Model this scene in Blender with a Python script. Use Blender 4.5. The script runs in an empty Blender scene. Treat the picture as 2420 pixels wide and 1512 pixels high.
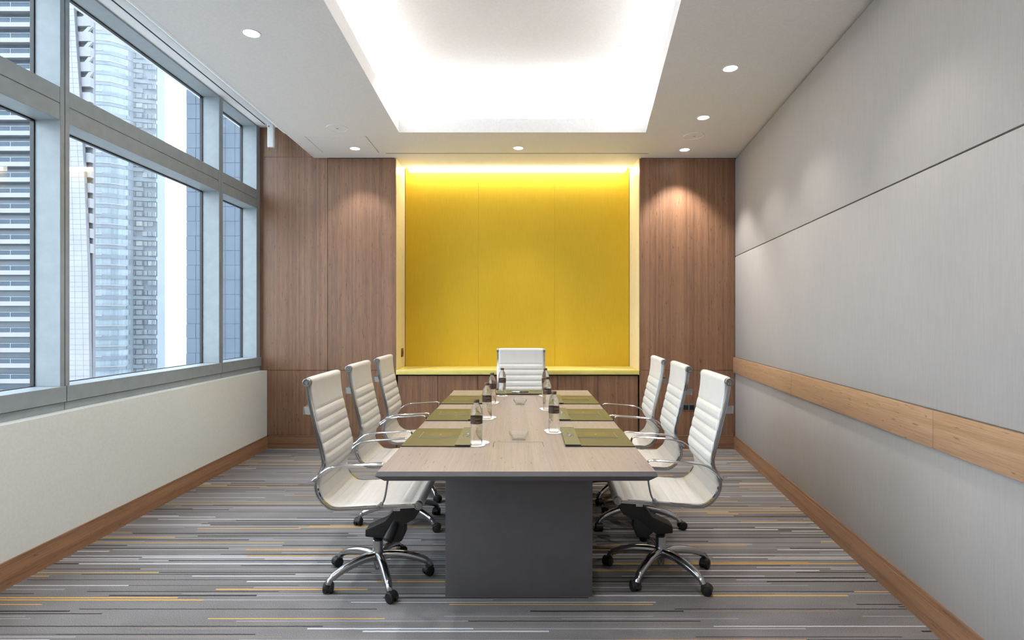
import bpy, bmesh, math, random
from mathutils import Vector, Matrix
random.seed(7)
PI = math.pi
S = bpy.context.scene
COL = S.collection

# ------------------------------------------------------------------ camera
cam = bpy.data.cameras.new('camera'); cam_o = bpy.data.objects.new('camera', cam); COL.objects.link(cam_o)
cam.sensor_width = 36.0; cam.lens = 36.0 * 1300 / 2420; cam.shift_y = 1 / 2420
cam.clip_start = 0.05; cam.clip_end = 2000
cam_o.location = (0, 0, 1.4); cam_o.rotation_euler = (PI / 2, 0, 0)
S.camera = cam_o
# ------------------------------------------------------------------ world: bright hazy overcast sky
W = bpy.data.worlds.new('sky'); S.world = W; W.use_nodes = True
bg = W.node_tree.nodes['Background']; bg.inputs[0].default_value = (0.82, 0.885, 1.0, 1); bg.inputs[1].default_value = 3.5
# ------------------------------------------------------------------ colour management, light levels
S.view_settings.view_transform = 'Standard'; S.view_settings.look = 'None'
S.view_settings.exposure = 0.90; S.view_settings.gamma = 1.0; S.view_settings.use_curve_mapping = False
S.cycles.max_bounces = 10; S.cycles.diffuse_bounces = 5; S.cycles.transparent_max_bounces = 16
S.cycles.transmission_bounces = 10; S.cycles.glossy_bounces = 5
S.cycles.sample_clamp_indirect = 6.0; S.cycles.caustics_reflective = False
SPOT_W = 23.5          # each recessed downlight
COVE = 91.0            # LED tape in the coffer
NICHE = 13.0           # LED tape above the yellow panels
LEFT_W = 51.0          # the cooler lamps on the window side
LENS = 9.0
COOL = (0.97, 0.98, 1.0)
WARM = (1.0, 0.95, 0.90)

# ------------------------------------------------------------------ materials
def lin(c):
    return tuple((v / 255 / 12.92 if v / 255 <= .04045 else ((v / 255 + .055) / 1.055) ** 2.4) for v in c) + (1,)
def mat(name, rgb=None, rough=.5, metal=0.0, spec=None, emit=None, estr=0):
    m = bpy.data.materials.new(name); m.use_nodes = True
    b = m.node_tree.nodes['Principled BSDF']
    if rgb is not None: b.inputs['Base Color'].default_value = lin(rgb)
    b.inputs['Roughness'].default_value = rough; b.inputs['Metallic'].default_value = metal
    if spec is not None: b.inputs['Specular IOR Level'].default_value = spec
    if emit:
        b.inputs['Emission Color'].default_value = tuple(emit) + (1,); b.inputs['Emission Strength'].default_value = estr
    return m
class NT:
    def __init__(s, m): s.t = m.node_tree; s.b = s.t.nodes['Principled BSDF']
    def n(s, typ, **kw):
        o = s.t.nodes.new(typ)
        for k, v in kw.items(): setattr(o, k, v)
        return o
    def l(s, a, b): s.t.links.new(a, b)
    def math(s, op, a, b=None):
        o = s.n('ShaderNodeMath', operation=op)
        for i, v in enumerate((a, b)):
            if v is None: continue
            if isinstance(v, (int, float)): o.inputs[i].default_value = v
            else: s.l(v, o.inputs[i])
        return o.outputs[0]
    def ramp(s, fac, stops, interp='LINEAR'):
        r = s.n('ShaderNodeValToRGB'); r.color_ramp.interpolation = interp
        e = r.color_ramp.elements
        while len(e) < len(stops): e.new(.5)
        for i, (p, c) in enumerate(stops): e[i].position = p; e[i].color = lin(c)
        s.l(fac, r.inputs[0]); return r.outputs[0]
    def noise(s, vec, scale, detail=3, rough=.5):
        o = s.n('ShaderNodeTexNoise'); o.inputs['Scale'].default_value = scale; o.inputs['Detail'].default_value = detail
        o.inputs['Roughness'].default_value = rough; s.l(vec, o.inputs['Vector']); return o.outputs[0]
    def mapping(s, vec, scale):
        o = s.n('ShaderNodeMapping'); o.inputs['Scale'].default_value = scale; s.l(vec, o.inputs['Vector']); return o.outputs[0]
    def mix(s, fac, a, b, typ='MIX'):
        o = s.n('ShaderNodeMix', data_type='RGBA', blend_type=typ)
        for i, v in ((0, fac), (6, a), (7, b)):
            if isinstance(v, (int, float)): o.inputs[i].default_value = v
            elif isinstance(v, tuple): o.inputs[i].default_value = v
            else: s.l(v, o.inputs[i])
        return o.outputs[2]
    def bump(s, h, strength, dist=.001):
        o = s.n('ShaderNodeBump'); o.inputs['Strength'].default_value = strength; o.inputs['Distance'].default_value = dist
        s.l(h, o.inputs['Height']); s.l(o.outputs[0], s.b.inputs['Normal'])
def wood(name, dark, mid, light, grain='Z', rough=.42, strip=.02, shear=0, flat=False):
    """bamboo veneer: narrow strips, fine streaks along the grain, small dark node marks"""
    m = mat(name, rough=rough); t = NT(m)
    co = t.n('ShaderNodeTexCoord').outputs['Object']
    if shear:
        s0 = t.n('ShaderNodeSeparateXYZ'); t.l(co, s0.inputs[0]); cb = t.n('ShaderNodeCombineXYZ')
        t.l(t.math('SUBTRACT', s0.outputs[0], t.math('MULTIPLY', s0.outputs[1], shear)), cb.inputs[0]); t.l(s0.outputs[1], cb.inputs[1]); t.l(s0.outputs[2], cb.inputs[2]); co = cb.outputs[0]
    sx = {'Z': (1, 1, .018), 'X': (.018, 1, 1), 'Y': (1, .018, 1)}[grain]
    fine = t.noise(t.mapping(co, sx), 230, 3, .6)
    broad = t.noise(t.mapping(co, sx), 34, 2)
    sep = t.n('ShaderNodeSeparateXYZ'); t.l(co, sep.inputs[0])
    ax = {'Z': 0, 'X': 2, 'Y': 0 if flat else 2}[grain]
    if grain == 'Z': cross = t.math('ADD', sep.outputs[0], t.math('MULTIPLY', sep.outputs[1], .73))
    else: cross = sep.outputs[ax]
    wn = t.n('ShaderNodeTexWhiteNoise', noise_dimensions='1D'); t.l(t.math('FLOOR', t.math('DIVIDE', cross, strip)), wn.inputs['W'])
    f = t.math('ADD', t.math('MULTIPLY', fine, .62), t.math('MULTIPLY', broad, .22))
    f = t.math('ADD', f, t.math('MULTIPLY', wn.outputs[0], .12))
    c = t.ramp(f, [(.28, dark), (.53, mid), (.80, light)])
    sk = {'Z': (1, 1, .14), 'X': (.14, 1, 1), 'Y': (1, .14, 1)}[grain]
    k = t.noise(t.mapping(co, sk), 95, 2)
    kd = t.ramp(k, [(.66, (255, 255, 255)), (.74, (150, 140, 130))])
    t.l(t.mix(.75, c, kd, 'MULTIPLY'), t.b.inputs['Base Color'])
    t.bump(fine, .06)
    return m
def fabric(name, a, b, rough=.9, vert=True):
    m = mat(name, rough=rough, spec=.15); t = NT(m)
    co = t.n('ShaderNodeTexCoord').outputs['Object']
    s1 = t.noise(t.mapping(co, (1, 1, .05) if vert else (1, 1, 1)), 130, 3)
    s2 = t.noise(co, 420, 2)
    s3 = t.noise(t.mapping(co, (1, 1, .4)), 2.2, 2)
    f = t.math('ADD', t.math('ADD', t.math('MULTIPLY', s1, .38), t.math('MULTIPLY', s2, .42)), t.math('MULTIPLY', s3, .2))
    t.l(t.ramp(f, [(.35, a), (.65, b)]), t.b.inputs['Base Color'])
    t.bump(s2, .25, .0008)
    return m
def plaster(name, rgb, rough=.75):
    m = mat(name, rgb, rough, spec=.25); t = NT(m)
    co = t.n('ShaderNodeTexCoord').outputs['Object']
    n = t.noise(co, 60, 3); a = tuple(max(0, v - 3) for v in rgb); b = tuple(min(255, v + 2) for v in rgb)
    t.l(t.ramp(n, [(.35, a), (.65, b)]), t.b.inputs['Base Color']); t.bump(n, .008)
    return m
def metalm(name, rgb, rough, metal=1.0):
    m = mat(name, rgb, rough, metal); t = NT(m)
    co = t.n('ShaderNodeTexCoord').outputs['Object']
    n = t.noise(co, 45, 2)
    r = t.n('ShaderNodeMapRange'); r.inputs[3].default_value = rough * .8; r.inputs[4].default_value = rough * 1.25
    t.l(n, r.inputs[0]); t.l(r.outputs[0], t.b.inputs['Roughness'])
    return m
def paint(name, rgb, rough=.45, amp=4, scale=14):
    m = mat(name, rgb, rough); t = NT(m)
    co = t.n('ShaderNodeTexCoord').outputs['Object']
    n = t.noise(co, scale, 3)
    t.l(t.ramp(n, [(.3, tuple(max(0, v - amp) for v in rgb)), (.7, tuple(min(255, v + amp) for v in rgb))]), t.b.inputs['Base Color'])
    return m
def glassm(name, tint, ior=1.45, refl=1.0):
    """thin clear sheet: straight-through transmission plus a Fresnel reflection"""
    m = bpy.data.materials.new(name); m.use_nodes = True; t = m.node_tree
    for n in list(t.nodes): t.nodes.remove(n)
    out = t.nodes.new('ShaderNodeOutputMaterial'); mx = t.nodes.new('ShaderNodeMixShader')
    tr = t.nodes.new('ShaderNodeBsdfTransparent'); gl = t.nodes.new('ShaderNodeBsdfGlossy'); fr = t.nodes.new('ShaderNodeLayerWeight'); fr.inputs[0].default_value = .5; r0 = ((ior - 1) / (ior + 1)) ** 2
    tr.inputs[0].default_value = tint + (1,); gl.inputs['Roughness'].default_value = .005
    pw = t.nodes.new('ShaderNodeMath'); pw.operation = 'POWER'; pw.inputs[1].default_value = 5
    mu = t.nodes.new('ShaderNodeMath'); mu.operation = 'MULTIPLY_ADD'; mu.inputs[1].default_value = (1 - r0) * refl; mu.inputs[2].default_value = r0 * refl
    t.links.new(fr.outputs['Facing'], pw.inputs[0]); t.links.new(pw.outputs[0], mu.inputs[0]); t.links.new(mu.outputs[0], mx.inputs[0])
    t.links.new(tr.outputs[0], mx.inputs[1]); t.links.new(gl.outputs[0], mx.inputs[2]); t.links.new(mx.outputs[0], out.inputs[0])
    return m

M = {}
M['wood'] = wood('bamboo_wall', (96, 68, 50), (138, 102, 77), (164, 126, 97))
M['wood_x'] = wood('bamboo_trim_x', (100, 70, 52), (138, 102, 76), (160, 122, 94), 'X', strip=.03)
M['wood_y'] = wood('bamboo_trim_y', (112, 80, 58), (152, 114, 84), (176, 138, 106), 'Y', strip=.03, shear=-.0108)
M['rail'] = wood('bamboo_rail', (146, 114, 86), (176, 142, 111), (194, 160, 130), 'Y', strip=.028, shear=.1515)
M['wood_yr'] = wood('bamboo_trim_right', (112, 80, 58), (152, 114, 84), (176, 138, 106), 'Y', strip=.03, shear=.1515)
M['pale_wood'] = wood('pale_reveal', (222, 206, 166), (232, 217, 180), (238, 224, 192))
M['table'] = wood('table_veneer', (130, 117, 109), (150, 137, 130), (162, 150, 143), 'Y', .33, .05, flat=True)
M['fabric'] = fabric('grey_wall_fabric', (160, 156, 153), (169, 165, 162))
M['yellow'] = fabric('yellow_wall_fabric', (191, 159, 44), (203, 171, 54))
M['yshelf'] = paint('yellow_shelf', (222, 206, 118), .4)
M['white'] = plaster('white_plaster', (232, 233, 234))
M['ceil'] = plaster('ceiling_plaster', (242, 242, 243))
M['dwarf'] = plaster('white_low_wall', (230, 234, 230))
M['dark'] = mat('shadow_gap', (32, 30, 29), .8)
M['frame'] = paint('window_frame_grey', (146, 155, 160), .4)
M['chrome'] = metalm('polished_chrome', (196, 198, 202), .10)
M['alu'] = metalm('polished_aluminium', (186, 188, 192), .17)
M['steel'] = metalm('brushed_steel', (150, 150, 150), .32)
M['leather'] = paint('white_leather', (211, 208, 203), .42, 3)
M['black'] = paint('black_plastic', (20, 20, 22), .42, 3)
M['rubber'] = paint('black_caster', (16, 16, 17), .5, 3)
M['charcoal'] = paint('charcoal_lacquer', (92, 90, 93), .45, 2)
M['olive'] = paint('olive_leather', (82, 76, 36), .46, 4)
M['olive2'] = paint('olive_leather_header', (98, 95, 66), .45, 4)
M['olive_edge'] = paint('dark_olive_edge', (30, 26, 16), .5, 2)
M['gold'] = paint('gold_cover', (82, 73, 28), .42, 4)
M['gold2'] = paint('gold_cover_print', (95, 84, 42), .42, 3)
M['paper'] = paint('white_paper', (236, 236, 236), .6, 2)
M['sheets'] = paint('grey_sheet_edges', (150, 150, 152), .5, 2)
M['cap'] = paint('brown_cap', (74, 52, 40), .45, 3)
M['label'] = paint('brown_label', (58, 40, 32), .45, 3)
M['letter'] = paint('gold_lettering', (205, 170, 120), .4, 3)
M['brass'] = metalm('brass_plate', (128, 104, 62), .3)
M['pane'] = glassm('window_glass', (.93, .97, .97), 1.45, .75)
M['bottle'] = None
M['lens'] = mat('lamp_lens', (255, 255, 255), .4, emit=(1, .95, .88), estr=LENS)
M['led'] = mat('led_tape', (255, 255, 255), .4, emit=(1, .97, .92), estr=COVE)
M['led2'] = mat('led_tape_warm', (255, 255, 255), .4, emit=(1, .95, .76), estr=NICHE)
def clear(name, ior, tint, through=0):
    m = mat(name, (255, 255, 255), .02); b = m.node_tree.nodes['Principled BSDF']
    b.inputs['Transmission Weight'].default_value = 1.0; b.inputs['IOR'].default_value = ior
    b.inputs['Base Color'].default_value = tint + (1,)
    if through:
        t = m.node_tree; mx = t.nodes.new('ShaderNodeMixShader'); tr = t.nodes.new('ShaderNodeBsdfTransparent'); mx.inputs[0].default_value = through
        t.links.new(b.outputs[0], mx.inputs[1]); t.links.new(tr.outputs[0], mx.inputs[2]); t.links.new(mx.outputs[0], t.nodes['Material Output'].inputs[0])
    return m
M['bottle'] = clear('clear_bottle', 1.24, (.97, .99, 1.0), .4)
M['dish'] = glassm('clear_dish_glass', (.97, .985, .98), 1.5, 1.2)
# far buildings: as-seen tones divided by the daylight that falls on them
def farm(name, rgb, rough=.5, amp=4, k=3.2):
    def dn(c): return tuple(255 * ((v / k * 12.92) if v / k <= .0031308 else 1.055 * (v / k) ** (1 / 2.4) - .055) for v in lin(c)[:3])
    return paint(name, dn(rgb), rough, amp, .25)
M['b_white'] = farm('pale_render', (218, 219, 223), 0.7)
M['b_dark'] = farm('dark_glazing', (134, 149, 166), 0.3)
M['b_rail'] = glassm('rail_glass', (.78, .84, .9), 1.4, .6)
t_ = M['b_rail'].node_tree      # hazy balcony glass: a pale film over what lies behind it
for n_ in list(t_.nodes):
    if n_.type in ('BSDF_GLOSSY', 'LAYER_WEIGHT', 'MATH'): t_.nodes.remove(n_)
d_ = t_.nodes.new('ShaderNodeBsdfDiffuse'); d_.inputs[0].default_value = (.11, .135, .165, 1)
m_ = [n_ for n_ in t_.nodes if n_.type == 'MIX_SHADER'][0]; m_.inputs[0].default_value = .5; t_.links.new(d_.outputs[0], m_.inputs[2])
M['b_tile'] = farm('pale_tiles', (222, 224, 230), 0.6)
M['b_joint'] = farm('tile_joint', (194, 197, 206), 0.8)
M['b_frame'] = farm('curtain_wall_frame', (98, 116, 140), .5)
M['b_blue'] = farm('blue_curtain_wall', (114, 133, 156), 0.3)
M['b_band'] = farm('silver_band', (182, 200, 216), 0.5)
M['b_bright'] = farm('white_band', (232, 238, 244), 0.5)
M['b_pane'] = farm('window_pane_far', (172, 190, 206), 0.4)
M['b_blind'] = farm('white_blind_far', (226, 238, 242), 0.5)
M['ground'] = paint('far_ground', (165, 164, 162), .9, 6)
def tower_glass():
    m = mat('tower_glass', rough=.22); t = NT(m)
    co = t.n('ShaderNodeTexCoord').outputs['Object']
    n = t.noise(t.mapping(co, (1, 1, .05)), 1.3, 3); n2 = t.noise(t.mapping(co, (.3, .3, 1)), .35, 2)
    f = t.math('ADD', t.math('MULTIPLY', n, .6), t.math('MULTIPLY', n2, .4))
    t.l(t.ramp(f, [(.38, (108, 120, 132)), (.5, (120, 136, 145)), (.64, (134, 150, 157))]), t.b.inputs['Base Color']); return m
M['b_glass'] = tower_glass()
def carpet():
    m = mat('striped_carpet', rough=.95, spec=.1); t = NT(m)
    co = t.n('ShaderNodeTexCoord').outputs['Object']
    sep = t.n('ShaderNodeSeparateXYZ'); t.l(co, sep.inputs[0]); X, Y = sep.outputs[0], sep.outputs[1]
    wob = t.noise(t.mapping(co, (1, .2, 1)), 24, 2)
    Yw = t.math('ADD', Y, t.math('MULTIPLY', t.math('SUBTRACT', wob, .5), .0035))
    row = t.math('DIVIDE', Yw, .0215); rid = t.math('FLOOR', row); fr = t.math('FRACT', row)
    def wn1(w, off):
        o = t.n('ShaderNodeTexWhiteNoise', noise_dimensions='1D'); t.l(t.math('ADD', w, off), o.inputs['W']); return o.outputs[0]
    r1 = wn1(rid, .37); r2 = wn1(rid, 91.3); r3 = wn1(rid, 207.1)
    seg = t.math('ADD', t.math('MULTIPLY', X, t.math('ADD', .55, t.math('MULTIPLY', r2, .9))), t.math('MULTIPLY', r1, 31.0))
    cell = t.math('FLOOR', seg)
    cv = t.n('ShaderNodeCombineXYZ'); t.l(rid, cv.inputs[0]); t.l(cell, cv.inputs[1])
    wn = t.n('ShaderNodeTexWhiteNoise', noise_dimensions='2D'); t.l(cv.outputs[0], wn.inputs['Vector'])
    kind = t.ramp(wn.outputs[0], [(0, (88, 84, 84)), (.34, (52, 50, 52)), (.54, (156, 155, 158)), (.68, (212, 212, 216)), (.77, (138, 128, 120)), (.82, (226, 174, 84)), (.91, (88, 84, 84))], 'CONSTANT')
    w = t.math('ADD', .26, t.math('MULTIPLY', r3, .26))
    on = t.math('LESS_THAN', fr, w)
    on = t.math('MULTIPLY', on, t.math('LESS_THAN', wn.outputs[0], .91)); on = t.math('MULTIPLY', on, t.math('GREATER_THAN', wn.outputs[0], .34))
    pile = t.noise(co, 240, 3); cloud = t.noise(t.mapping(co, (1, 3, 1)), 1.7, 2)
    base = t.ramp(t.math('ADD', t.math('MULTIPLY', pile, .55), t.math('MULTIPLY', cloud, .45)), [(.36, (111, 108, 107)), (.64, (137, 134, 133))])
    c = t.mix(on, base, kind)
    t.l(t.mix(.5, c, t.ramp(pile, [(.3, (190, 190, 190)), (.7, (255, 255, 255))]), 'MULTIPLY'), t.b.inputs['Base Color'])
    t.bump(pile, .5, .003); return m
M['carpet'] = carpet()

# ------------------------------------------------------------------ mesh helpers
class MB:
    def __init__(s): s.v = []; s.f = []
    def add(s, vs, fs):
        o = len(s.v); s.v += [tuple(v) for v in vs]; s.f += [tuple(i + o for i in f) for f in fs]; return s
    def box(s, x0, x1, y0, y1, z0, z1):
        return s.hexa([(x0, y0), (x1, y0), (x1, y1), (x0, y1)], z0, z1)
    def hexa(s, q, z0, z1):
        n = len(q)
        vs = [(x, y, z0) for x, y in q] + [(x, y, z1) for x, y in q]
        return s.add(vs, [tuple(range(n))[::-1], tuple(range(n, 2 * n))] + [(i, (i + 1) % n, n + (i + 1) % n, n + i) for i in range(n)])
    def prism_y(s, q, y0, y1):        # q in (x, z)
        n = len(q); vs = [(x, y0, z) for x, z in q] + [(x, y1, z) for x, z in q]
        return s.add(vs, [tuple(range(n)), tuple(range(n, 2 * n))[::-1]] + [(i, n + i, n + (i + 1) % n, (i + 1) % n) for i in range(n)])
    def lathe(s, prof, n=24, c=(0, 0, 0), mod=None):
        vs = []
        for r, z in prof:
            for k in range(n):
                a = 2 * PI * k / n; rr = r * (mod(a, z) if mod else 1)
                vs.append((c[0] + rr * math.cos(a), c[1] + rr * math.sin(a), c[2] + z))
        m = len(prof); fs = []
        for j in range(m - 1):
            for k in range(n):
                a, b = j * n + k, j * n + (k + 1) % n; fs.append((a, b, b + n, a + n))
        fs.append(tuple(range(n))[::-1]); fs.append(tuple(range((m - 1) * n, m * n)))
        return s.add(vs, fs)
    def cyl(s, p0, p1, r, n=16, r1=None):
        return s.sweep([p0, p1], [[(math.cos(2 * PI * k / n) * q, math.sin(2 * PI * k / n) * q) for k in range(n)] for q in (r, r if r1 is None else r1)])
    def sweep(s, pts, secs, side=None, closed=False):
        """secs: one section or one per point, (u,v): u along the side vector, v along the normal"""
        pts = [Vector(p) for p in pts]; n = len(pts)
        if not isinstance(secs[0][0], (tuple, list)): secs = [secs] * n
        k = len(secs[0]); vs = []; prev = None
        for i, p in enumerate(pts):
            t = (pts[min(i + 1, n - 1)] - pts[max(i - 1, 0)]).normalized() if not closed else (pts[(i + 1) % n] - pts[i - 1]).normalized()
            if side is not None: u = Vector(side)
            elif prev is None: u = t.orthogonal()
            else: u = prev
            u = (u - t * u.dot(t)).normalized(); prev = u; w = t.cross(u)
            for a, b in secs[i]: vs.append(p + u * a + w * b)
        fs = []
        for i in range(n if closed else n - 1):
            j = (i + 1) % n
            for q in range(k): fs.append((i * k + q, i * k + (q + 1) % k, j * k + (q + 1) % k, j * k + q))
        if not closed: fs += [tuple(range(k))[::-1], tuple(range((n - 1) * k, n * k))]
        return s.add(vs, fs)
    def mesh(s, name, m, bevel=0, smooth=35, seg=2, fix=True):
        me = bpy.data.meshes.new(name); me.from_pydata(s.v, [], s.f)
        if bevel or fix:
            bm = bmesh.new(); bm.from_mesh(me)
            if fix: bmesh.ops.recalc_face_normals(bm, faces=bm.faces)
            if bevel:
                es = [e for e in bm.edges if len(e.link_faces) == 2 and e.calc_face_angle(0) > .6]
                bmesh.ops.bevel(bm, geom=es, offset=bevel, segments=seg, profile=.6, affect='EDGES', clamp_overlap=True)
            bm.to_mesh(me); bm.free()
        if smooth:
            me.polygons.foreach_set('use_smooth', [True] * len(me.polygons)); me.set_sharp_from_angle(angle=math.radians(smooth))
        me.materials.append(m); me.update(); return me
    def build(s, name, m, parent=None, **kw):
        return link(name, s.mesh(name, m, **kw), parent)
def link(name, me, parent=None, loc=None, rz=None):
    o = bpy.data.objects.new(name, me); COL.objects.link(o)
    if parent: o.parent = parent
    if loc: o.location = loc
    if rz is not None: o.rotation_euler = (0, 0, rz)
    return o
def tag(o, label=None, cat=None, group=None, kind=None):
    for k, v in (('label', label), ('category', cat), ('group', group), ('kind', kind)):
        if v: o[k] = v
    return o
def empty(name, loc=(0, 0, 0), rz=0):
    o = link(name, None, None, loc, rz); o.empty_display_size = .1; return o
def thing(name, label, cat, loc=(0, 0, 0), rz=0, group=None): return tag(empty(name, loc, rz), label, cat, group)
def struct(o): return tag(o, kind='structure')
def copy_tree(o, parent=None, kids=None):
    c = o.copy(); COL.objects.link(c); c.parent = parent
    for ch in KIDS.get(o.name, ()): copy_tree(ch, c)
    return c
KIDS = {}
def index_kids():
    KIDS.clear()
    for o in S.objects:
        if o.parent: KIDS.setdefault(o.parent.name, []).append(o)
def spline(pts, per=6):
    P = [Vector(p) for p in pts]; out = []
    for i in range(len(P) - 1):
        p0, p1, p2, p3 = P[max(i - 1, 0)], P[i], P[i + 1], P[min(i + 2, len(P) - 1)]
        for k in range(per):
            t = k / per
            out.append(.5 * ((2 * p1) + (p2 - p0) * t + (2 * p0 - 5 * p1 + 4 * p2 - p3) * t * t + (3 * p1 - p0 - 3 * p2 + p3) * t ** 3))
    out.append(P[-1]); return out
def ellipse(a, b, n=12): return [(a * math.cos(2 * PI * k / n), b * math.sin(2 * PI * k / n)) for k in range(n)]

# ------------------------------------------------------------------ room dimensions
YB = 6.026                     # wood wall
YN = -1.6                      # wall behind the viewpoint
ZC = 3.18                      # soffit
def XL(y): return -2.684 + .0108 * (YB - y)         # inner face of the low wall under the windows
def XR(y): return 2.443 - .1515 * (YB - y)          # fabric wall
def XS(y): return -2.158 + .0108 * (YB - y)         # free edge of the soffit
def lq(d0, d1, y0, y1, f=XL): return [(f(y0) + d0, y0), (f(y0) + d1, y0), (f(y1) + d1, y1), (f(y1) + d0, y1)]

# floor
fl = struct(MB().hexa([(XL(YN) - .3, YN), (XR(YN) + .2, YN), (XR(YB) + .2, YB + .1), (XL(YB) - .3, YB + .1)], -.12, 0).build('floor', M['carpet'], smooth=0))
# left: low wall + baseboard
struct(MB().hexa(lq(0, -.3, YN, YB), 0, .853).build('wall_left', M['dwarf'], smooth=0))
struct(MB().hexa(lq(0, .016, YN, YB - .016), 0, .125).hexa(lq(0, .010, YN, YB - .016), .125, .140).build('baseboard_left', M['wood_y'], smooth=0))
# right: backing, three runs of fabric panel, rail, baseboard
wr = struct(MB().hexa(lq(.03, .2, YN, YB, XR), 0, 3.7).build('wall_right', M['dark'], smooth=0))
for z0, z1 in ((2.103, 3.163), (.985, 2.097), (.14, .84)):
    MB().hexa(lq(0, .032, YN, YB - .002, XR), z0, z1).build('fabric_panel', M['fabric'], wr, bevel=.006, seg=2)
tr = struct(empty('trim_1'))
for y0, y1 in ((YN, .68), (.68, 2.46), (2.46, 4.24), (4.24, YB - .004)):
    MB().hexa(lq(-.022, .03, y0 + .0006, y1 - .0006, XR), .828, .996).build('rail_board', M['rail'], tr, bevel=.0025)
MB().hexa(lq(-.006, .03, YN, YB - .004, XR), .9965, 1.0).build('rail_top_bead', M['steel'], tr, smooth=0)
struct(MB().hexa(lq(-.016, .03, YN, YB - .016, XR), 0, .125).hexa(lq(-.010, .03, YN, YB - .016, XR), .125, .145).build('baseboard_right', M['wood_yr'], smooth=0))
# wall behind the viewpoint
struct(MB().box(-3.0, 1.6, YN - .1, YN, 0, 3.7).build('wall_front', M['white'], smooth=0))

# wood wall with the niche
NX0, NX1, NYB = -1.272, 1.396, 6.55
g = .0022
wb = struct(MB().box(-2.93, NX0 - .02, YB + .02, YB + .2, 0, 3.75).box(NX1 + .02, 2.75, YB + .02, YB + .2, 0, 3.75)
            .box(NX0 - .02, NX1 + .02, YB + .2, YB + .3, 0, .80).build('wall_back', M['dark'], smooth=0))
xs_l = [-2.925, -2.021, NX0 - .001]; xs_r = [NX1 + .001, XR(YB)]
for xs in (xs_l, xs_r):
    for a, b in zip(xs[:-1], xs[1:]):
        top = 3.56 if b < -2.0 else ZC - .006
        if b < -2.0:
            MB().box(a + g, b - g, YB, YB + .022, .853 + g, 3.19 - g).build('wood_panel', M['wood'], wb, bevel=.001, seg=1)
            MB().box(a + g, NX0, YB + .001, YB + .022, 3.19, 3.62).build('wood_panel', M['wood'], wb, bevel=.001, seg=1)
        else: MB().box(a + g, b - g, YB, YB + .022, .853 + g, top).build('wood_panel', M['wood'], wb, bevel=.001, seg=1)
        MB().box(a + g, b - g, YB, YB + .022, .145, .853 - g).build('wood_panel', M['wood'], wb, bevel=.001, seg=1)
cx = [NX0 + .012 + k * (NX1 - NX0 - .02) / 6 for k in range(7)]
for a, b in zip(cx[:-1], cx[1:]):
    MB().box(a + g, b - g, YB + .03, YB + .05, .145, .79).build('cabinet_panel', M['wood'], wb, bevel=.001, seg=1)
MB().box(NX0 - .02, NX0, YB + .02, NYB, .80, 3.6).build('niche_reveal', M['pale_wood'], wb, smooth=0)
MB().box(NX1, NX1 + .02, YB + .02, NYB, .80, 3.6).build('niche_reveal', M['pale_wood'], wb, smooth=0)
yx = [NX0 + .006, (1131 - 1210) / 1300 * NYB, (1310 - 1210) / 1300 * NYB, NX1 - .006]
for a, b in zip(yx[:-1], yx[1:]):
    MB().box(a + .0005, b - .0005, NYB - .02, NYB + .02, .80, 3.5).build('yellow_panel', M['yellow'], wb, bevel=.0008, seg=1)
MB().box(NX0 - .1, NX1 + .1, NYB + .02, NYB + .12, .5, 3.7).build('niche_backing', M['dark'], wb, smooth=0)
struct(MB().box(XL(YB) + .016, NX0, YB - .016, YB + .02, 0, .143).box(NX0, NX1, YB + .012, YB + .04, 0, .143).box(NX1, XR(YB) - .016, YB - .016, YB + .02, 0, .143)
       .build('baseboard_back', M['wood_x'], bevel=.002, seg=1))
sh = MB().box(NX0 + .001, NX1 - .001, YB - .004, NYB - .021, .806, .856).build('niche_shelf', M['yshelf'], bevel=.004)
tag(sh, 'long yellow lacquered shelf along the foot of the yellow niche', 'shelf')

# ceiling: soffit ring, coffer, pelmet recess
HY0, HY1 = -.8, 5.21
def HL(y): return -1.074 + .0108 * (HY1 - y)
def HR(y): return 1.270 - .1515 * (HY1 - y)
c = MB()
c.hexa([(XS(YN), YN), (HL(YN), YN), (HL(YB), YB), (XS(YB), YB)], ZC, ZC + .02)
c.hexa([(HR(YN), YN), (XR(YN) + .1, YN), (XR(YB) + .1, YB), (HR(YB), YB)], ZC, ZC + .02)
c.hexa([(HL(YN), YN), (HR(YN), YN), (HR(HY0), HY0), (HL(HY0), HY0)], ZC, ZC + .02)
c.hexa([(HL(HY1), HY1), (HR(HY1), HY1), (HR(YB), YB), (HL(YB), YB)], ZC, ZC + .02)
ce = struct(c.build('ceiling', M['ceil'], smooth=0))
MB().hexa([(XS(YN) - .015, YN), (XS(YN) + .02, YN), (XS(YB) + .02, YB - .001), (XS(YB) - .015, YB - .001)], ZC - .001, 3.60).build('pelmet_board', M['ceil'], ce, bevel=.01, seg=3)
MB().hexa([(XL(YN) - .3, YN), (XS(YN), YN), (XS(YB), YB - .001), (XL(YB) - .3, YB - .001)], 3.512, 3.60).build('pelmet_ceiling', M['ceil'], ce, smooth=0)
def ring_quad(off0, off1, z0, z1, name, m, parent):
    A = [(HL(HY0) - off0, HY0 - off0), (HR(HY0) + off0, HY0 - off0), (HR(HY1) + off0, HY1 + off0), (HL(HY1) - off0, HY1 + off0)]
    B = [(HL(HY0) - off1, HY0 - off1), (HR(HY0) + off1, HY0 - off1), (HR(HY1) + off1, HY1 + off1), (HL(HY1) - off1, HY1 + off1)]
    for i in range(4):
        j = (i + 1) % 4
        MB().hexa([A[i], A[j], B[j], B[i]], z0, z1).build(name, m, parent, smooth=0)
ring_quad(-.004, .018, ZC - .0008, 3.31, 'coffer_lip', M['ceil'], ce)
ring_quad(.20, .24, ZC + .02, 3.70, 'coffer_side', M['ceil'], ce)
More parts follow.
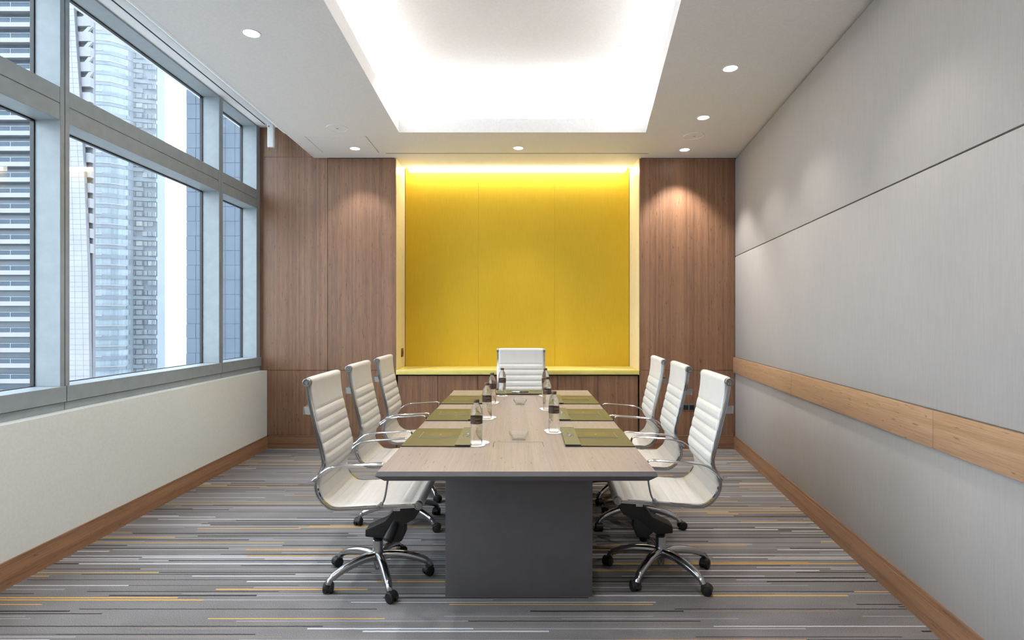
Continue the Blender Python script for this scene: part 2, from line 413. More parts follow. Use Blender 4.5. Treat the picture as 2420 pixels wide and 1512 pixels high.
MB().hexa([(HL(HY0) - .24, HY0 - .24), (HR(HY0) + .24, HY0 - .24), (HR(HY1) + .24, HY1 + .24), (HL(HY1) - .24, HY1 + .24)], 3.655, 3.75).build('coffer_panel', M['ceil'], ce, smooth=0)
MB().box(NX0 - .02, NX1 + .02, YB - .001, 6.43, ZC, ZC + .03).build('niche_soffit', M['ceil'], ce, smooth=0)
# LED tape behind the coffer lip and above the niche
o0, o1 = .06, .085
A = [(HL(HY0) - o0, HY0 - o0), (HR(HY0) + o0, HY0 - o0), (HR(HY1) + o0, HY1 + o0), (HL(HY1) - o0, HY1 + o0)]
B = [(HL(HY0) - o1, HY0 - o1), (HR(HY0) + o1, HY0 - o1), (HR(HY1) + o1, HY1 + o1), (HL(HY1) - o1, HY1 + o1)]
for i, nm in enumerate(('near', 'right', 'far', 'left')):
    j = (i + 1) % 4
    o = MB().hexa([A[i], A[j], B[j], B[i]], ZC + .022, ZC + .036).build('led_tape', M['led'], smooth=0)
    tag(o, 'white light tape hidden behind the %s lip of the ceiling coffer' % nm, 'light', 'light tapes in the ceiling coffer')
o = MB().box(NX0 + .06, NX1 - .06, 6.43, 6.515, 3.150, 3.190).build('light_bar', M['led2'], bevel=.008)
tag(o, 'long glowing light bar along the top of the yellow niche', 'light')

# ------------------------------------------------------------------ windows
def window(n, y0, y1, near=False):
    w = struct(empty('window_%d' % n))
    F, G = -.075, -.24
    e = .003
    pw = .036
    def bx(a, b, ya, yb, z0, z1, name, bev=.0015):
        return MB().hexa(lq(a, b, ya, yb), z0, z1).build(name, M['frame'], w, bevel=bev, seg=1)
    bx(F, G - .014, y0 + e, y0 + pw, 1.0, 3.512, 'post')
    p1 = .086 if n == 3 else pw
    bx(F, G - .014, y1 - p1, y1 - e, 1.0, 3.512, 'post')
    ya, yb = y0 + pw, y1 - p1
    bx(F - .002, G - .014, ya, yb, 2.715, 2.812, 'transom'); bx(F - .002, G - .014, ya, yb, 2.612, 2.709, 'transom')
    bx(F - .008, G, ya, yb, 2.705, 2.72, 'transom_core', 0)
    bx(F - .004, G - .014, ya, yb, 3.50, 3.56, 'head')
    bx(F + .012, G - .014, y0 + e, y1 - (.0 if n == 3 else e), .905, 1.0, 'sill')
    bx(F - .002, G - .014, y0 + e, y1 - (.0 if n == 3 else e), .853, .901, 'sill_apron')
    bx(F - .012, G, y0, y1, .86, .99, 'sill_core', 0)
    for z0, z1 in ((1.0, 2.612), (2.812, 3.50)):
        MB().hexa(lq(G + .006, G - .006, ya, yb), z0, z1).build('pane', M['pane'], w, smooth=0)
        t_ = .008
        gk = MB()
        for (c0, c1, d0, d1) in ((ya, ya + t_, z0, z1), (yb - t_, yb, z0, z1), (ya, yb, z0, z0 + .004), (ya, yb, z1 - t_, z1)):
            gk.hexa(lq(G + .012, G - .012, c0, c1), d0, d1)
        gk.build('gasket', M['black'], w, smooth=0)
    bx(F - .02, G - .014, y0 - .006, y0 + .006, .853, 3.512, 'post_core', 0)
window(3, 5.20, YB); window(2, 3.36, 5.20); window(1, 1.52, 3.36)
window(4, -.32, 1.52)
struct(MB().hexa(lq(-.075, -.3, YN, -.32), .853, 3.56).build('wall_left', M['white'], smooth=0))
# blind rail in the window recess
bt = thing('blind_rail', 'white blind rail and roller in the ceiling recess above the windows', 'blind', (0, 2.2, 3.4))
mi = Matrix.Translation((0, -2.2, -3.4))
def bp(o): o.matrix_parent_inverse = mi; return o
bp(MB().hexa(lq(.055, .135, YN, 5.86), 3.488, 3.512).build('head_rail', M['white'], bt, bevel=.003))
bp(MB().hexa(lq(.045, .0552, YN, 5.86), 3.4865, 3.5125).build('rail_slot', M['dark'], bt, smooth=0))
bp(MB().cyl((XL(YN) + .31, YN + .01, 3.435), (XL(5.8) + .31, 5.80, 3.435), .07, 24).build('roller', M['white'], bt))
bp(MB().hexa(lq(.136, .19, YN, 5.80), 3.496, 3.512).build('roller_shadow_strip', M['dark'], bt, smooth=0))  # added dark strip paints in the unlit recess between head rail and roller
x5 = XL(5.86)
bp(MB().box(x5 + .088, x5 + .155, 5.825, 5.865, 3.235, 3.49).build('end_bracket', M['white'], bt, bevel=.012, seg=3))
bp(MB().cyl((x5 + .10, 5.845, 3.235), (x5 + .09, 5.845, 3.20), .006, 8, .002).build('cord_tip', M['brass'], bt))
bp(MB().cyl((x5 + .106, 5.824, 3.455), (x5 + .106, 5.828, 3.455), .010, 12).build('bracket_screw', M['steel'], bt))

# ------------------------------------------------------------------ ceiling fittings
def downlight(x, y, z, label, aim=1.0, name='downlight'):
    t = thing(name, label, 'ceiling light', (x, y, z), 0, 'recessed ceiling downlights')
    link('trim_ring', DL_RING, t); link('lens', DL_LENS, t)
    l = bpy.data.lights.new('downlight_lamp', 'SPOT'); l.energy = (LEFT_W if x < -.5 else SPOT_W) * aim; l.spot_size = math.radians(92); l.spot_blend = .55
    l.shadow_soft_size = .035; l.color = COOL if x < -.5 else WARM
    lo = link('lamp', l, t, (0, 0, -.012)); lo.visible_camera = True
    return t
DL_RING = MB().lathe([(.046, -.001), (.057, -.003), (.060, 0), (.060, .004), (.046, .004)], 28).mesh('trim_ring', M['white'])
DL_LENS = MB().lathe([(.047, -.0015), (.047, .003)], 28).mesh('lens', M['lens'])
def soff(px, py): y = 1300 * (ZC - 1.4) / (757 - py); return (px - 1210) / 1300 * y, y
for (px, py), lab in (((594, 79), 'round downlight in the soffit between coffer and windows'),
                      ((1726, 162), 'round downlight in the right soffit, nearest of three by the fabric wall'),
                      ((1662, 278), 'round downlight in the right soffit, middle of three by the fabric wall'),
                      ((1618, 354), 'round downlight before the wood panel right of the niche'),
                      ((839, 351), 'round downlight before the wood panels left of the niche'),
                      ((1225, 350), 'round downlight centred before the yellow niche')):
    x, y = soff(px, py); downlight(x, y, ZC, lab, {1618: 3.0, 839: .5}.get(px, 1.0))
downlight(-.90, 4.56, 3.655, 'round downlight on the raised coffer panel, left one, half lost in glow', .6)
downlight(.922, 4.56, 3.655, 'round downlight on the raised coffer panel, right one', .6)
for x, y, z, w in ((-1.60, 1.45, ZC, 'left soffit, second from the wall behind the viewpoint'), (1.33, 2.55, ZC, 'right soffit, just above the top of the view'), (1.18, 1.2, ZC, 'right soffit beside the near coffer corner'),
                   (-.86, 2.3, 3.655, 'raised coffer panel, near left one'), (.75, 2.3, 3.655, 'raised coffer panel, near right one'), (-1.6, -.5, ZC, 'left soffit behind the viewpoint'),
                   (-.25, .3, 3.655, 'raised coffer panel, nearly overhead of the viewpoint'), (.8, -.5, ZC, 'right soffit behind the viewpoint')):
    downlight(x, y, z, 'round downlight outside the view, ' + w, .3 if y < 1 else .9)
def ceiling_speaker(px, py, label):
    x, y = soff(px, py); t = thing('ceiling_speaker', label, 'speaker', (x, y, ZC), 0, 'round ceiling speakers')
    MB().lathe([(.10, 0), (.10, -.003), (.092, -.005), (.090, -.002), (.002, -.003)], 32).build('grille', M['ceil'], t)
    MB().box(-.012, .012, -.004, .004, -.0055, -.003).build('badge', M['steel'], t, smooth=0)
ceiling_speaker(1640, 321, 'round ceiling speaker grille right of the coffer')
ceiling_speaker(797, 303, 'round ceiling speaker grille left of the coffer, faint on white')
x0, y0 = soff(725, 322); x1, y1 = soff(900, 360)
t = thing('access_hatch', 'flush white square access hatch in the left soffit', 'hatch', ((x0 + x1) / 2 - .02, (y0 + y1) / 2, ZC))
w2, d2 = .295, .255
MB().box(-w2, w2, -d2, d2, -.0015, .001).build('hatch_panel', M['ceil'], t, smooth=0)
for sx in (-1, 1): MB().box(sx * w2 - .002, sx * w2 + .002, -d2, d2, -.0018, .0005).build('hatch_gap', M['steel'], t, smooth=0)
x0, y0 = soff(912, 362); x1, _ = soff(1533, 362)
t = thing('slot_diffuser', 'long thin dark air slot in the ceiling before the niche', 'air vent', ((x0 + x1) / 2, y0, ZC))
hw = (x1 - x0) / 2
MB().box(-hw, hw, -.008, .008, -.0012, .002).build('slot', M['dark'], t, smooth=0)
for sy in (-1, 1): MB().box(-hw, hw, sy * .011 - .003, sy * .011 + .003, -.002, .002).build('flange', M['ceil'], t, smooth=0)

# switch in the niche, socket on the wood wall
t = thing('light_switch', 'small brass switch plate on the left niche reveal', 'switch', (NX0, 6.36, 1.03))
MB().box(0, .008, -.055, .055, -.05, .05).build('plate', M['brass'], t, bevel=.003)
MB().box(.008, .014, .0, .028, -.02, .02).build('rocker', M['brass'], t, bevel=.002)
t = thing('wall_socket', 'double grey metal wall socket low on the right wood panels', 'socket', (1.935, YB, .452))
MB().box(-.065, .065, -.008, 0, -.04, .04).build('plate', M['steel'], t, bevel=.003)
for sx in (-1, 1):
    f = MB().box(sx * .032 - .026, sx * .032 + .026, -.011, -.008, -.03, .022).build('outlet', M['black'], t, bevel=.002)
    for a, b in ((0, .008), (-.012, -.012), (.012, -.012)):
        MB().box(sx * .032 + a - .003, sx * .032 + a + .003, -.0118, -.0108, b - .005, b + .005).build('pin_hole', M['dark'], f, smooth=0)

# ------------------------------------------------------------------ conference table
TZ = .75; TY0, TY1 = 2.367, 5.12
def TL(y): return -.579 + .0142 * (y - TY0)
def TR(y): return .619 + .031 * (y - TY0)
def tc(u, y): return TL(y) + u * (TR(y) - TL(y))
table = thing('conference_table', 'long pale wood conference table with charcoal edge and pedestal', 'table', (.05, 3.75, 0))
tmi = Matrix.Translation((-.05, -3.75, 0))
def tp(o): o.matrix_parent_inverse = tmi; return o
flaps = ((-.0975, .165, 2.826, 2.944), (-.067, .205, 4.47, 4.59))
xs = [None, -.0975, .165, None]; ycuts = [TY0, 2.826, 2.944, 4.47, 4.59, TY1]
tm = MB()
def row(y, k): hx = ((-.0975, .165) if k < 3 else (-.067, .205)); return [TL(y), hx[0], hx[1], TR(y)]
for i in range(5):
    ya, yb = ycuts[i], ycuts[i + 1]; ra, rb = row(ya, i if i != 2 else 2), row(yb, i if i != 2 else 3)
    if i == 3: ra = row(ya, 3)
    for j in range(3):
        if i in (1, 3) and j == 1: continue
        q = [(ra[j], ya), (ra[j + 1], ya), (rb[j + 1], yb), (rb[j], yb)]
        tm.hexa(q, TZ - .006, TZ)
tp(tm.build('tabletop', M['table'], table, smooth=0))
def tquad(o): return [(TL(TY0) - o, TY0 - o), (TR(TY0) + o, TY0 - o), (TR(TY1) + o, TY1 + o), (TL(TY1) - o, TY1 + o)]
tq = MB(); rings = [(-.0005, TZ - .0062), (.0005, TZ - .001), (.008, TZ - .017), (.0085, TZ - .019), (-.024, TZ - .047)]
vs = []; [vs.extend([(x, y, z) for x, y in tquad(o)]) for o, z in rings]
fs = [(i * 4 + k, i * 4 + (k + 1) % 4, i * 4 + 4 + (k + 1) % 4, i * 4 + 4 + k) for i in range(4) for k in range(4)] + [(0, 3, 2, 1), (16, 17, 18, 19)]
tp(tq.add(vs, fs).build('table_edge', M['charcoal'], table, smooth=0))
tp(MB().hexa([(-.338, 2.787), (.408, 2.787), (.45, 4.62), (-.30, 4.62)], 0, TZ - .047).build('pedestal', M['charcoal'], table, bevel=.003))
for a, b, ya, yb in flaps:
    tp(MB().box(a + .0025, b - .0025, ya + .001, yb - .004, TZ - .006, TZ - .0003).build('cable_flap', M['table'], table, smooth=0))

# ------------------------------------------------------------------ office chair
PROF = [(-.297, 1.088), (-.287, 1.0165), (-.2686, .9254), (-.2447, .8244), (-.2235, .7347), (-.2150, .686), (-.222, .650), (-.2405, .616),
        (-.2505, .580), (-.2500, .550), (-.236, .5120), (-.2055, .4750), (-.1627, .4535), (-.0816, .4535), (.052, .4610), (.175, .4657), (.262, .4708)]
def make_chair():
    root = thing('office_chair', 'x', 'chair')
    path = spline([(x, 0, z) for x, z in PROF], 5)
    # side rails: grooved aluminium section
    for s in (-1, 1):
        sec = [(0, -.0085), (0, .0085), (.016, .0085), (.016, .003), (.010, .0024), (.010, -.0024), (.016, -.003), (.016, -.0085)]
        pts = [(p.x, s * .2335, p.z) for p in path]
        r = MB().sweep(pts, [(a, b) for a, b in sec] if s > 0 else [(a, b) for a, b in sec], side=(0, s, 0)).build('side_rail', M['chrome'], root, smooth=30)
        for (ex, ez) in (PROF[0], PROF[-1]):
            e = MB(); pr = [(.0, 0), (.021, 0), (.021, .021), (.019, .023), (.0155, .023), (.015, .018), (.0085, .018), (.008, .022), (.0, .022)]
            pr = [(max(r_, .0004), z_) for r_, z_ in pr]
            m_ = MB().lathe(pr, 22)
            m_.v = [(ex + x, s * (.230 + z), ez + y) for x, y, z in m_.v]
            m_.build('end_cap', M['steel'], r)
    # upholstery: one sling path, ribbed
    cpts = [Vector((p.x, p.z)) for p in path]
    def nrm(i):
        a, b = cpts[max(i - 1, 0)], cpts[min(i + 1, len(cpts) - 1)]; t = (b - a).normalized(); return Vector((-t.y, t.x))
    sl = []
    c0 = Vector(PROF[0]); n0 = nrm(0); a0 = math.atan2(n0.y, n0.x)
    for k in range(9): a = a0 + math.radians(200) * (1 - k / 8); sl.append(c0 + Vector((math.cos(a), math.sin(a))) * .0185)
    for i in range(2, len(cpts) - 2): sl.append(cpts[i] + nrm(i) * (.007 + .0115 * max(0, 1 - i / 16) ** 2))
    c1 = Vector(PROF[-1]); n1 = nrm(len(cpts) - 1); a1 = math.atan2(n1.y, n1.x)
    for k in range(9): a = a1 - math.radians(185) * k / 8; sl.append(c1 + Vector((math.cos(a), math.sin(a))) * .020)
    # resample by arc length
    L = [0]
    for a, b in zip(sl, sl[1:]): L.append(L[-1] + (b - a).length)
    def at(s):
        s = min(max(s, 0), L[-1])
        for i in range(len(L) - 1):
            if L[i + 1] >= s: f = (s - L[i]) / max(L[i + 1] - L[i], 1e-9); return sl[i].lerp(sl[i + 1], f)
        return sl[-1]
    s_bend = None; st = []
    N = 420
    smp = [at(L[-1] * k / N) for k in range(N + 1)]; ss = [L[-1] * k / N for k in range(N + 1)]
    s_top = .075
    seams = [s_top + .135]
    while seams[-1] < L[-1] - .13: seams.append(seams[-1] + .0575)
    kb = min(range(N + 1), key=lambda k: abs(smp[k].y - .548) + (0 if smp[k].x < -.1 else 9))
    s_bend = min(seams, key=lambda q: abs(q - ss[kb])); ib = min(range(N + 1), key=lambda k: abs(ss[k] - s_bend))
    bounds = [0.0] + seams + [L[-1]]
    def bump(s):
        for a, b in zip(bounds, bounds[1:]):
            if s <= b:
                d = min(s - a, b - s) / .0575
                if a == 0.0: d = (b - s) / .0575
                if b == L[-1]: d = (s - a) / .0575
                if a == 0.0 or b == L[-1]: return .0045 * (min(1, d * 3.2) ** .5 if d > 0 else 0)
                return .0115 * (min(1, d * 3.2) ** .5 if d > 0 else 0)
        return 0
    ys = [-.2318, -.227, -.212, -.17, -.06, .06, .17, .212, .227, .2318]
    def pad(i0, i1, name, amp=1.0):
        vs = []; idx = list(range(i0, i1 + 1));
        if idx[-1] != i1: idx.append(i1)
        def nn(i):
            a, b = smp[max(i - 2, 0)], smp[min(i + 2, N)]; t = (b - a).normalized(); return Vector((-t.y, t.x))
        ncol = len(ys)
        for i in idx:
            p, n = smp[i], nn(i); bb = bump(ss[i]) * amp
            for y in ys:
                e = max(0, 1 - ((abs(y) / .232) ** 10)); q = p + n * (.002 + bb * (.25 + .75 * e) - (.005 if abs(y) > .230 else 0)); vs.append((q.x, y, q.y))
        for i in idx:
            p, n = smp[i], nn(i)
            for y in ys: q = p - n * .008; vs.append((q.x, y, q.y))
        m = len(idx); o = m * ncol; fs = []
        for r in range(m - 1):
            for cidx in range(ncol - 1):
                a = r * ncol + cidx; fs.append((a, a + 1, a + ncol + 1, a + ncol)); fs.append((o + a, o + a + ncol, o + a + ncol + 1, o + a + 1))
            a = r * ncol; fs.append((a, a + ncol, o + a + ncol, o + a)); a += ncol - 1; fs.append((a, o + a, o + a + ncol, a + ncol))
        for a0_ in (0, (m - 1) * ncol):
            for cidx in range(ncol - 1):
                a = a0_ + cidx; fs.append((a, o + a, o + a + 1, a + 1))
        return MB().add(vs, fs).build(name, M['leather'], root, smooth=60)
    pad(0, ib, 'backrest'); pad(ib, N, 'seat', .45)
    # back spreader
    sp = spline([(-.274, .228, .945), (-.290, .220, .943), (-.318, .205, .942), (-.330, .185, .94), (-.334, 0, .94), (-.330, -.185, .94), (-.318, -.205, .942), (-.290, -.220, .943), (-.274, -.228, .945)], 4)
    MB().sweep(sp, [(.020, -.004), (.020, .004), (-.020, .004), (-.020, -.004)], side=(0, 0, 1)).build('back_spreader', M['alu'], root, smooth=50)
    # arms
    for s in (-1, 1):
        ap = [(-.262, .256, .598), (-.238, .262, .618), (-.205, .272, .650), (-.165, .280, .672), (-.10, .284, .682), (0, .286, .688), (.075, .286, .693), (.103, .285, .692),
              (.119, .283, .680), (.122, .281, .658), (.114, .276, .60), (.106, .270, .55), (.094, .262, .505), (.078, .256, .480), (.064, .253, .466)]
        pts = spline([(x, s * y, z) for x, y, z in ap], 5); n = len(pts)
        secs = []
        for i in range(n):
            f = i / (n - 1); w_ = .011 + .003 * math.sin(PI * min(1, f * 1.4)); h_ = .0058
            if f > .9: w_, h_ = .009, .011
            if f < .06: h_ = .009
            secs.append(ellipse(w_, h_, 10))
        a_ = MB().sweep(pts, secs, side=(0, 1, 0)).build('armrest', M['chrome'], root, smooth=50)
        MB().cyl((.064, s * .246, .466), (.064, s * .266, .466), .012, 16).build('arm_bolt', M['steel'], a_, bevel=.001, seg=1)
        MB().cyl((-.255, s * .246, .604), (-.255, s * .264, .604), .010, 16).build('arm_bolt', M['steel'], a_, bevel=.001, seg=1)
    # cross bars and mechanism
    cb = MB()
    for x in (-.09, .15): cb.box(x - .018, x + .018, -.232, .232, .438, .452)
    cb.build('cross_bar', M['alu'], root, bevel=.003)
    k = MB()
    k.box(-.10, .20, -.085, .085, .420, .440)
    k.prism_y([(-.058, .236), (-.058, .274), (.05, .322), (.13, .425), (.215, .425), (.20, .36), (.11, .29), (.03, .226)], -.05, .05)
    k.prism_y([(.10, .42), (.23, .425), (.245, .39), (.215, .345), (.165, .315), (.11, .33)], -.085, .085)
    k.prism_y([(.05, .315), (.15, .34), (.155, .25), (.135, .205), (.085, .20), (.04, .235)], -.035, .035)
    k.build('tilt_mechanism', M['black'], root, bevel=.008, seg=2)
    MB().cyl((-.13, -.13, .430), (-.06, -.05, .428), .007, 10).cyl((-.165, -.165, .43), (-.13, -.13, .43), .011, 10).build('height_lever', M['black'], root)
    tk = MB(); tk.cyl((.11, -.035, .325), (.072, -.075, .232), .018, 16, .030); tk.cyl((.072, -.075, .232), (.067, -.080, .222), .030, 16, .026)
    tk.build('tension_knob', M['black'], root, bevel=.002, seg=1)
    MB().lathe([(.014, .19), (.014, .235)], 16).lathe([(.024, .203), (.026, .206), (.026, .214), (.02, .217)], 20).build('gas_lift', M['black'], root)
    # five-star base
    base = MB().lathe([(.016, .045), (.020, .050), (.024, .085), (.031, .100), (.032, .135), (.0275, .15), (.0275, .203), (.025, .205)], 24).build('base', M['alu'], root)
    lp = spline([(.018, 0, .118), (.07, 0, .122), (.14, 0, .116), (.205, 0, .100), (.25, 0, .083), (.276, 0, .066), (.284, 0, .050)], 5)
    secs = []
    for i in range(len(lp)):
        f = i / (len(lp) - 1); w_ = .025 - .008 * f; h_ = .024 - .009 * f
        if f > .75: h_ = .014 + .002 * (f - .75) * 4; w_ = .0165
        secs.append([(w_ * math.copysign(abs(math.cos(q)) ** .8, math.cos(q)), h_ * math.copysign(abs(math.sin(q)) ** .8, math.sin(q))) for q in [2 * PI * j / 12 for j in range(12)]])
    leg = MB().sweep(lp, secs, side=(0, 1, 0)).mesh('leg', M['alu'], smooth=60)
    cs = MB()
    for sgn in (-1, 1):
        cs.cyl((-.018, sgn * .005, .0255), (-.018, sgn * .024, .0255), .0255, 18)
        cs.cyl((-.018, sgn * .024, .0255), (-.018, sgn * .026, .0255), .018, 14, .016)
    n_ = 12; hood = [(-.018 + .0285 * math.cos(a), .0255 + .0285 * math.sin(a)) for a in [math.radians(-15 + 190 * q / n_) for q in range(n_ + 1)]]
    cs.prism_y(hood, -.021, .021)
    cs.lathe([(.013, .030), (.013, .056), (.008, .058)], 14)
    caster = cs.mesh('caster', M['rubber'], bevel=.0025, seg=1, smooth=40)
    for q in range(5):
        a = 2 * PI * q / 5
        link('leg', leg, base, (0, 0, 0), a)
        link('caster', caster, base, (.287 * math.cos(a), .287 * math.sin(a), 0), a + [0.6, 2.4, -1.9, .9, -2.6][q])
    base.rotation_euler.z = math.radians(6.6)
    return root, base
chair, cbase = make_chair()
chairs = [
    (-.732, 3.006, 0, 6.6, 'white leather office chair on the left side, nearest to the camera'),
    (-.760, 3.80, 0, 40, 'white leather office chair on the left side, second of three from the camera'),
    (-.745, 4.484, 0, 15, 'white leather office chair on the left side, farthest of three, before the niche corner'),
    (.826, 3.058, 175.4, 14.5 - 175.4, 'white leather office chair on the right side, nearest to the camera'),
    (.850, 3.77, 175.0, -120, 'white leather office chair on the right side, second of three from the camera'),
    (.862, 4.38, 175.0, -95, 'white leather office chair on the right side, farthest of three, beside the niche'),
    (.094, 5.43, -90, 20, 'white leather office chair at the far head of the table, facing the camera')]
index_kids()
proto = chair; protos = []
for i, (x, y, a, b, lab) in enumerate(chairs):
    r = proto if i == 0 else copy_tree(proto)
    r.location = (x, y, 0); r.rotation_euler.z = math.radians(a)
    tag(r, lab, 'chair', 'white office chairs around the table')
    for ch in (r.children if i else [cbase]):
        if ch.name.startswith('base'): ch.rotation_euler.z = math.radians(b)

# ------------------------------------------------------------------ things on the table
def make_pad(w=.355, d=.455):
    """local: header strip at +x, outer edge at -x"""
    r = thing('desk_pad', 'x', 'desk pad')
    MB().box(-w / 2, w / 2, -d / 2, d / 2, 0, .0045).build('pad_edge', M['olive_edge'], r, smooth=0)
    MB().box(-w / 2, w / 2, -d / 2, d / 2, .0045, .0062).build('board', M['olive'], r, smooth=0)
    h = MB().box(w / 2 - .078, w / 2 + .002, -d / 2 - .004, d / 2 + .004, .0065, .0115).build('header', M['olive_edge'], r, smooth=0)
    MB().box(w / 2 - .078, w / 2 + .002, -d / 2 - .004, d / 2 + .004, .0115, .013).build('header_cover', M['olive2'], h, bevel=.0006, seg=1)
    cl = MB()
    for ky, rr in ((-.020, .013), (.006, .016), (.03, .010)):
        pts = [(w / 2 - .036 + rr * .7 * math.cos(q), ky + rr * math.sin(q), .0145) for q in [2 * PI * j / 16 for j in range(16)]]
        cl.sweep(pts, ellipse(.0016, .0014, 6), side=(0, 0, 1), closed=True)
    cl.build('clip', M['chrome'], r, smooth=60)
    MB().box(w / 2 - .058, w / 2 - .055, -.035, .03, .0131, .0136).build('slit', M['olive_edge'], h, smooth=0)
    nx0, nx1, ny0, ny1 = -w / 2 + .058, w / 2 - .0785, -.040, .105
    n = MB().box(nx0, nx1, ny0, ny1, .0063, .0100).build('notepad', M['sheets'], r, smooth=0)
    MB().box(nx0 + .003, nx1, ny0 + .003, ny1, .0100, .0106).build('notepad_cover', M['gold'], n, smooth=0)
    MB().box(nx0 + .055, nx1 - .045, ny0 + .022, ny1 - .03, .0106, .0108).build('cover_print', M['gold2'], n, smooth=0)
    MB().box((nx0 + nx1) / 2 - .004, (nx0 + nx1) / 2 + .006, .025, .033, .0108, .0110).build('cover_emblem', M['letter'], n, smooth=0)
    return r
pad0 = make_pad(); index_kids()
names = ['nearest to the camera', 'second from the camera', 'farthest from the camera']
pn = 0
for side in (-1, 1):
    for i, yc in enumerate((3.054, 3.78, 4.49)):
        r = pad0 if pn == 0 else copy_tree(pad0); pn += 1
        x = TL(yc) + .1775 + .002 if side < 0 else TR(yc) - .1775 - .002
        r.location = (x, yc, TZ); r.rotation_euler.z = math.radians(-.8) if side < 0 else PI - math.radians(1.7)
        tag(r, 'olive desk pad with notepad on the %s table edge, %s' % ('left' if side < 0 else 'right', names[i]), 'desk pad', 'olive desk pads on the table')
        if side > 0:
            for ch in r.children:
                if ch.name.startswith('notepad'): ch.location = (0, -.065, 0)
r = copy_tree(pad0); r.location = (.068, 4.955, TZ); r.rotation_euler.z = -PI / 2; r.scale = (.87, .90, 1)
tag(r, 'olive desk pad with a pen at the far head of the table', 'desk pad', 'olive desk pads on the table')
p = thing('pen', 'black and silver ballpoint pen lying on the far desk pad', 'pen', (.068, 4.842, TZ + .0205))
MB().cyl((0, 0, 0), (.07, 0, 0), .0058, 12).cyl((.07, 0, 0), (.082, 0, 0), .0058, 12, .0015).build('barrel', M['black'], p)
MB().cyl((-.07, 0, 0), (0, 0, 0), .006, 12).box(-.07, -.02, -.001, .001, .005, .009).build('cap', M['chrome'], p)

def make_bottle():
    r = thing('water_bottle', 'x', 'bottle')
    pr = [(.0005, .004), (.022, .003), (.0275, .0), (.0305, .006), (.0312, .02), (.0305, .028), (.0312, .036), (.0312, .06), (.0312, .108), (.0306, .110), (.0306, .152), (.0314, .156), (.0312, .163),
          (.0295, .176), (.0255, .192), (.0205, .205), (.0150, .214), (.0130, .218), (.0128, .224)]
    md = lambda a, z: 1 + (.035 * math.sin(6 * a + 95 * z) * math.sin(PI * (z - .03) / .075) if .03 < z < .105 else (.03 * math.sin(4 * a - 60 * z) * math.sin(PI * (z - .16) / .045) if .16 < z < .205 else 0))
    pr2 = []
    for (a, b), (c_, d) in zip(pr, pr[1:]):
        n = max(1, int((d - b) / .007)); pr2 += [(a + (c_ - a) * k / n, b + (d - b) * k / n) for k in range(n)]
    pr2.append(pr[-1])
    MB().lathe(pr2, 36, mod=md).build('body', M['bottle'], r, smooth=60)
    MB().lathe([(.0148, .2205), (.0155, .222), (.0155, .2355), (.0145, .237)], 24, mod=lambda a, z: 1 + .012 * math.cos(24 * a)).build('cap', M['cap'], r)
    lb = MB(); n = 36; vs = []
    for rad in (.0312, .0318):
        for z in (.112, .150): vs += [(rad * math.cos(2 * PI * k / n), rad * math.sin(2 * PI * k / n), z) for k in range(n)]
    fs = []
    for k in range(n):
        k2 = (k + 1) % n; fs += [(2 * n + k, 2 * n + k2, 3 * n + k2, 3 * n + k), (k, n + k, n + k2, k2), (k, k2, 2 * n + k2, 2 * n + k), (n + k, 3 * n + k, 3 * n + k2, n + k2)]
    l = lb.add(vs, fs).build('label', M['label'], r, smooth=60)
    def bent(txt, size, z):
        cu = bpy.data.curves.new('t', 'FONT'); cu.body = txt; cu.size = size; cu.align_x = 'CENTER'; cu.resolution_u = 2; cu.space_character = 1.25
        to = bpy.data.objects.new('t', cu); COL.objects.link(to)
        me = bpy.data.meshes.new_from_object(to.evaluated_get(bpy.context.evaluated_depsgraph_get()))
        bpy.data.objects.remove(to)
        for v in me.vertices:
            a = -PI / 2 + v.co.x / .0320; v.co = (.0321 * math.cos(a), .0321 * math.sin(a), z + v.co.y)
        me.materials.clear(); me.materials.append(M['letter']); me.name = 'lettering'; return link('lettering', me, l)
    bent('SOFITEL', .0075, .136)
    MB().box(-.012, .012, -.0323, -.0316, .1205, .1212).build('label_rule', M['letter'], l, smooth=0)
    return r
bot = make_bottle(); index_kids()
CO = MB().lathe([(.0455, 0), (.0457, .0006), (.0455, .0012)], 32).mesh('coaster', M['paper'])
bl = [(-.185, 2.864, 22, 'water bottle with brown label before the nearest left desk pad'),
      (-.165, 3.627, 20, 'water bottle with brown label, middle of the left row of bottles'),
      (-.156, 4.311, -60, 'water bottle with brown label, farthest of the left row, beside the far left pad'),
      (-.084, 4.745, 10, 'water bottle standing before the white chair at the table head'),
      (.243, 3.189, 28, 'water bottle with brown label, nearest of the right row of bottles'),
      (.256, 4.005, -12, 'water bottle with brown label, middle of the right row of bottles'),
      (.287, 4.72, -35, 'water bottle farthest in the right row, mostly hidden behind another bottle')]
for i, (x, y, a, lab) in enumerate(bl):
    r = bot if i == 0 else copy_tree(bot)
    r.location = (x, y, TZ + .0028); r.rotation_euler.z = math.radians(a)
    tag(r, lab, 'bottle', 'water bottles on the table')
    o = link('coaster', CO, None, (x, y, TZ + .0014)); tag(o, 'white paper coaster under the ' + lab.replace(' with brown label', '').split(' before')[0].split(', mostly')[0].split(', beside')[0].replace('standing', 'placed') + (' before the nearest left pad' if i == 0 else ' by the chair at the table head' if i == 3 else ''), 'coaster', 'paper coasters on the table')
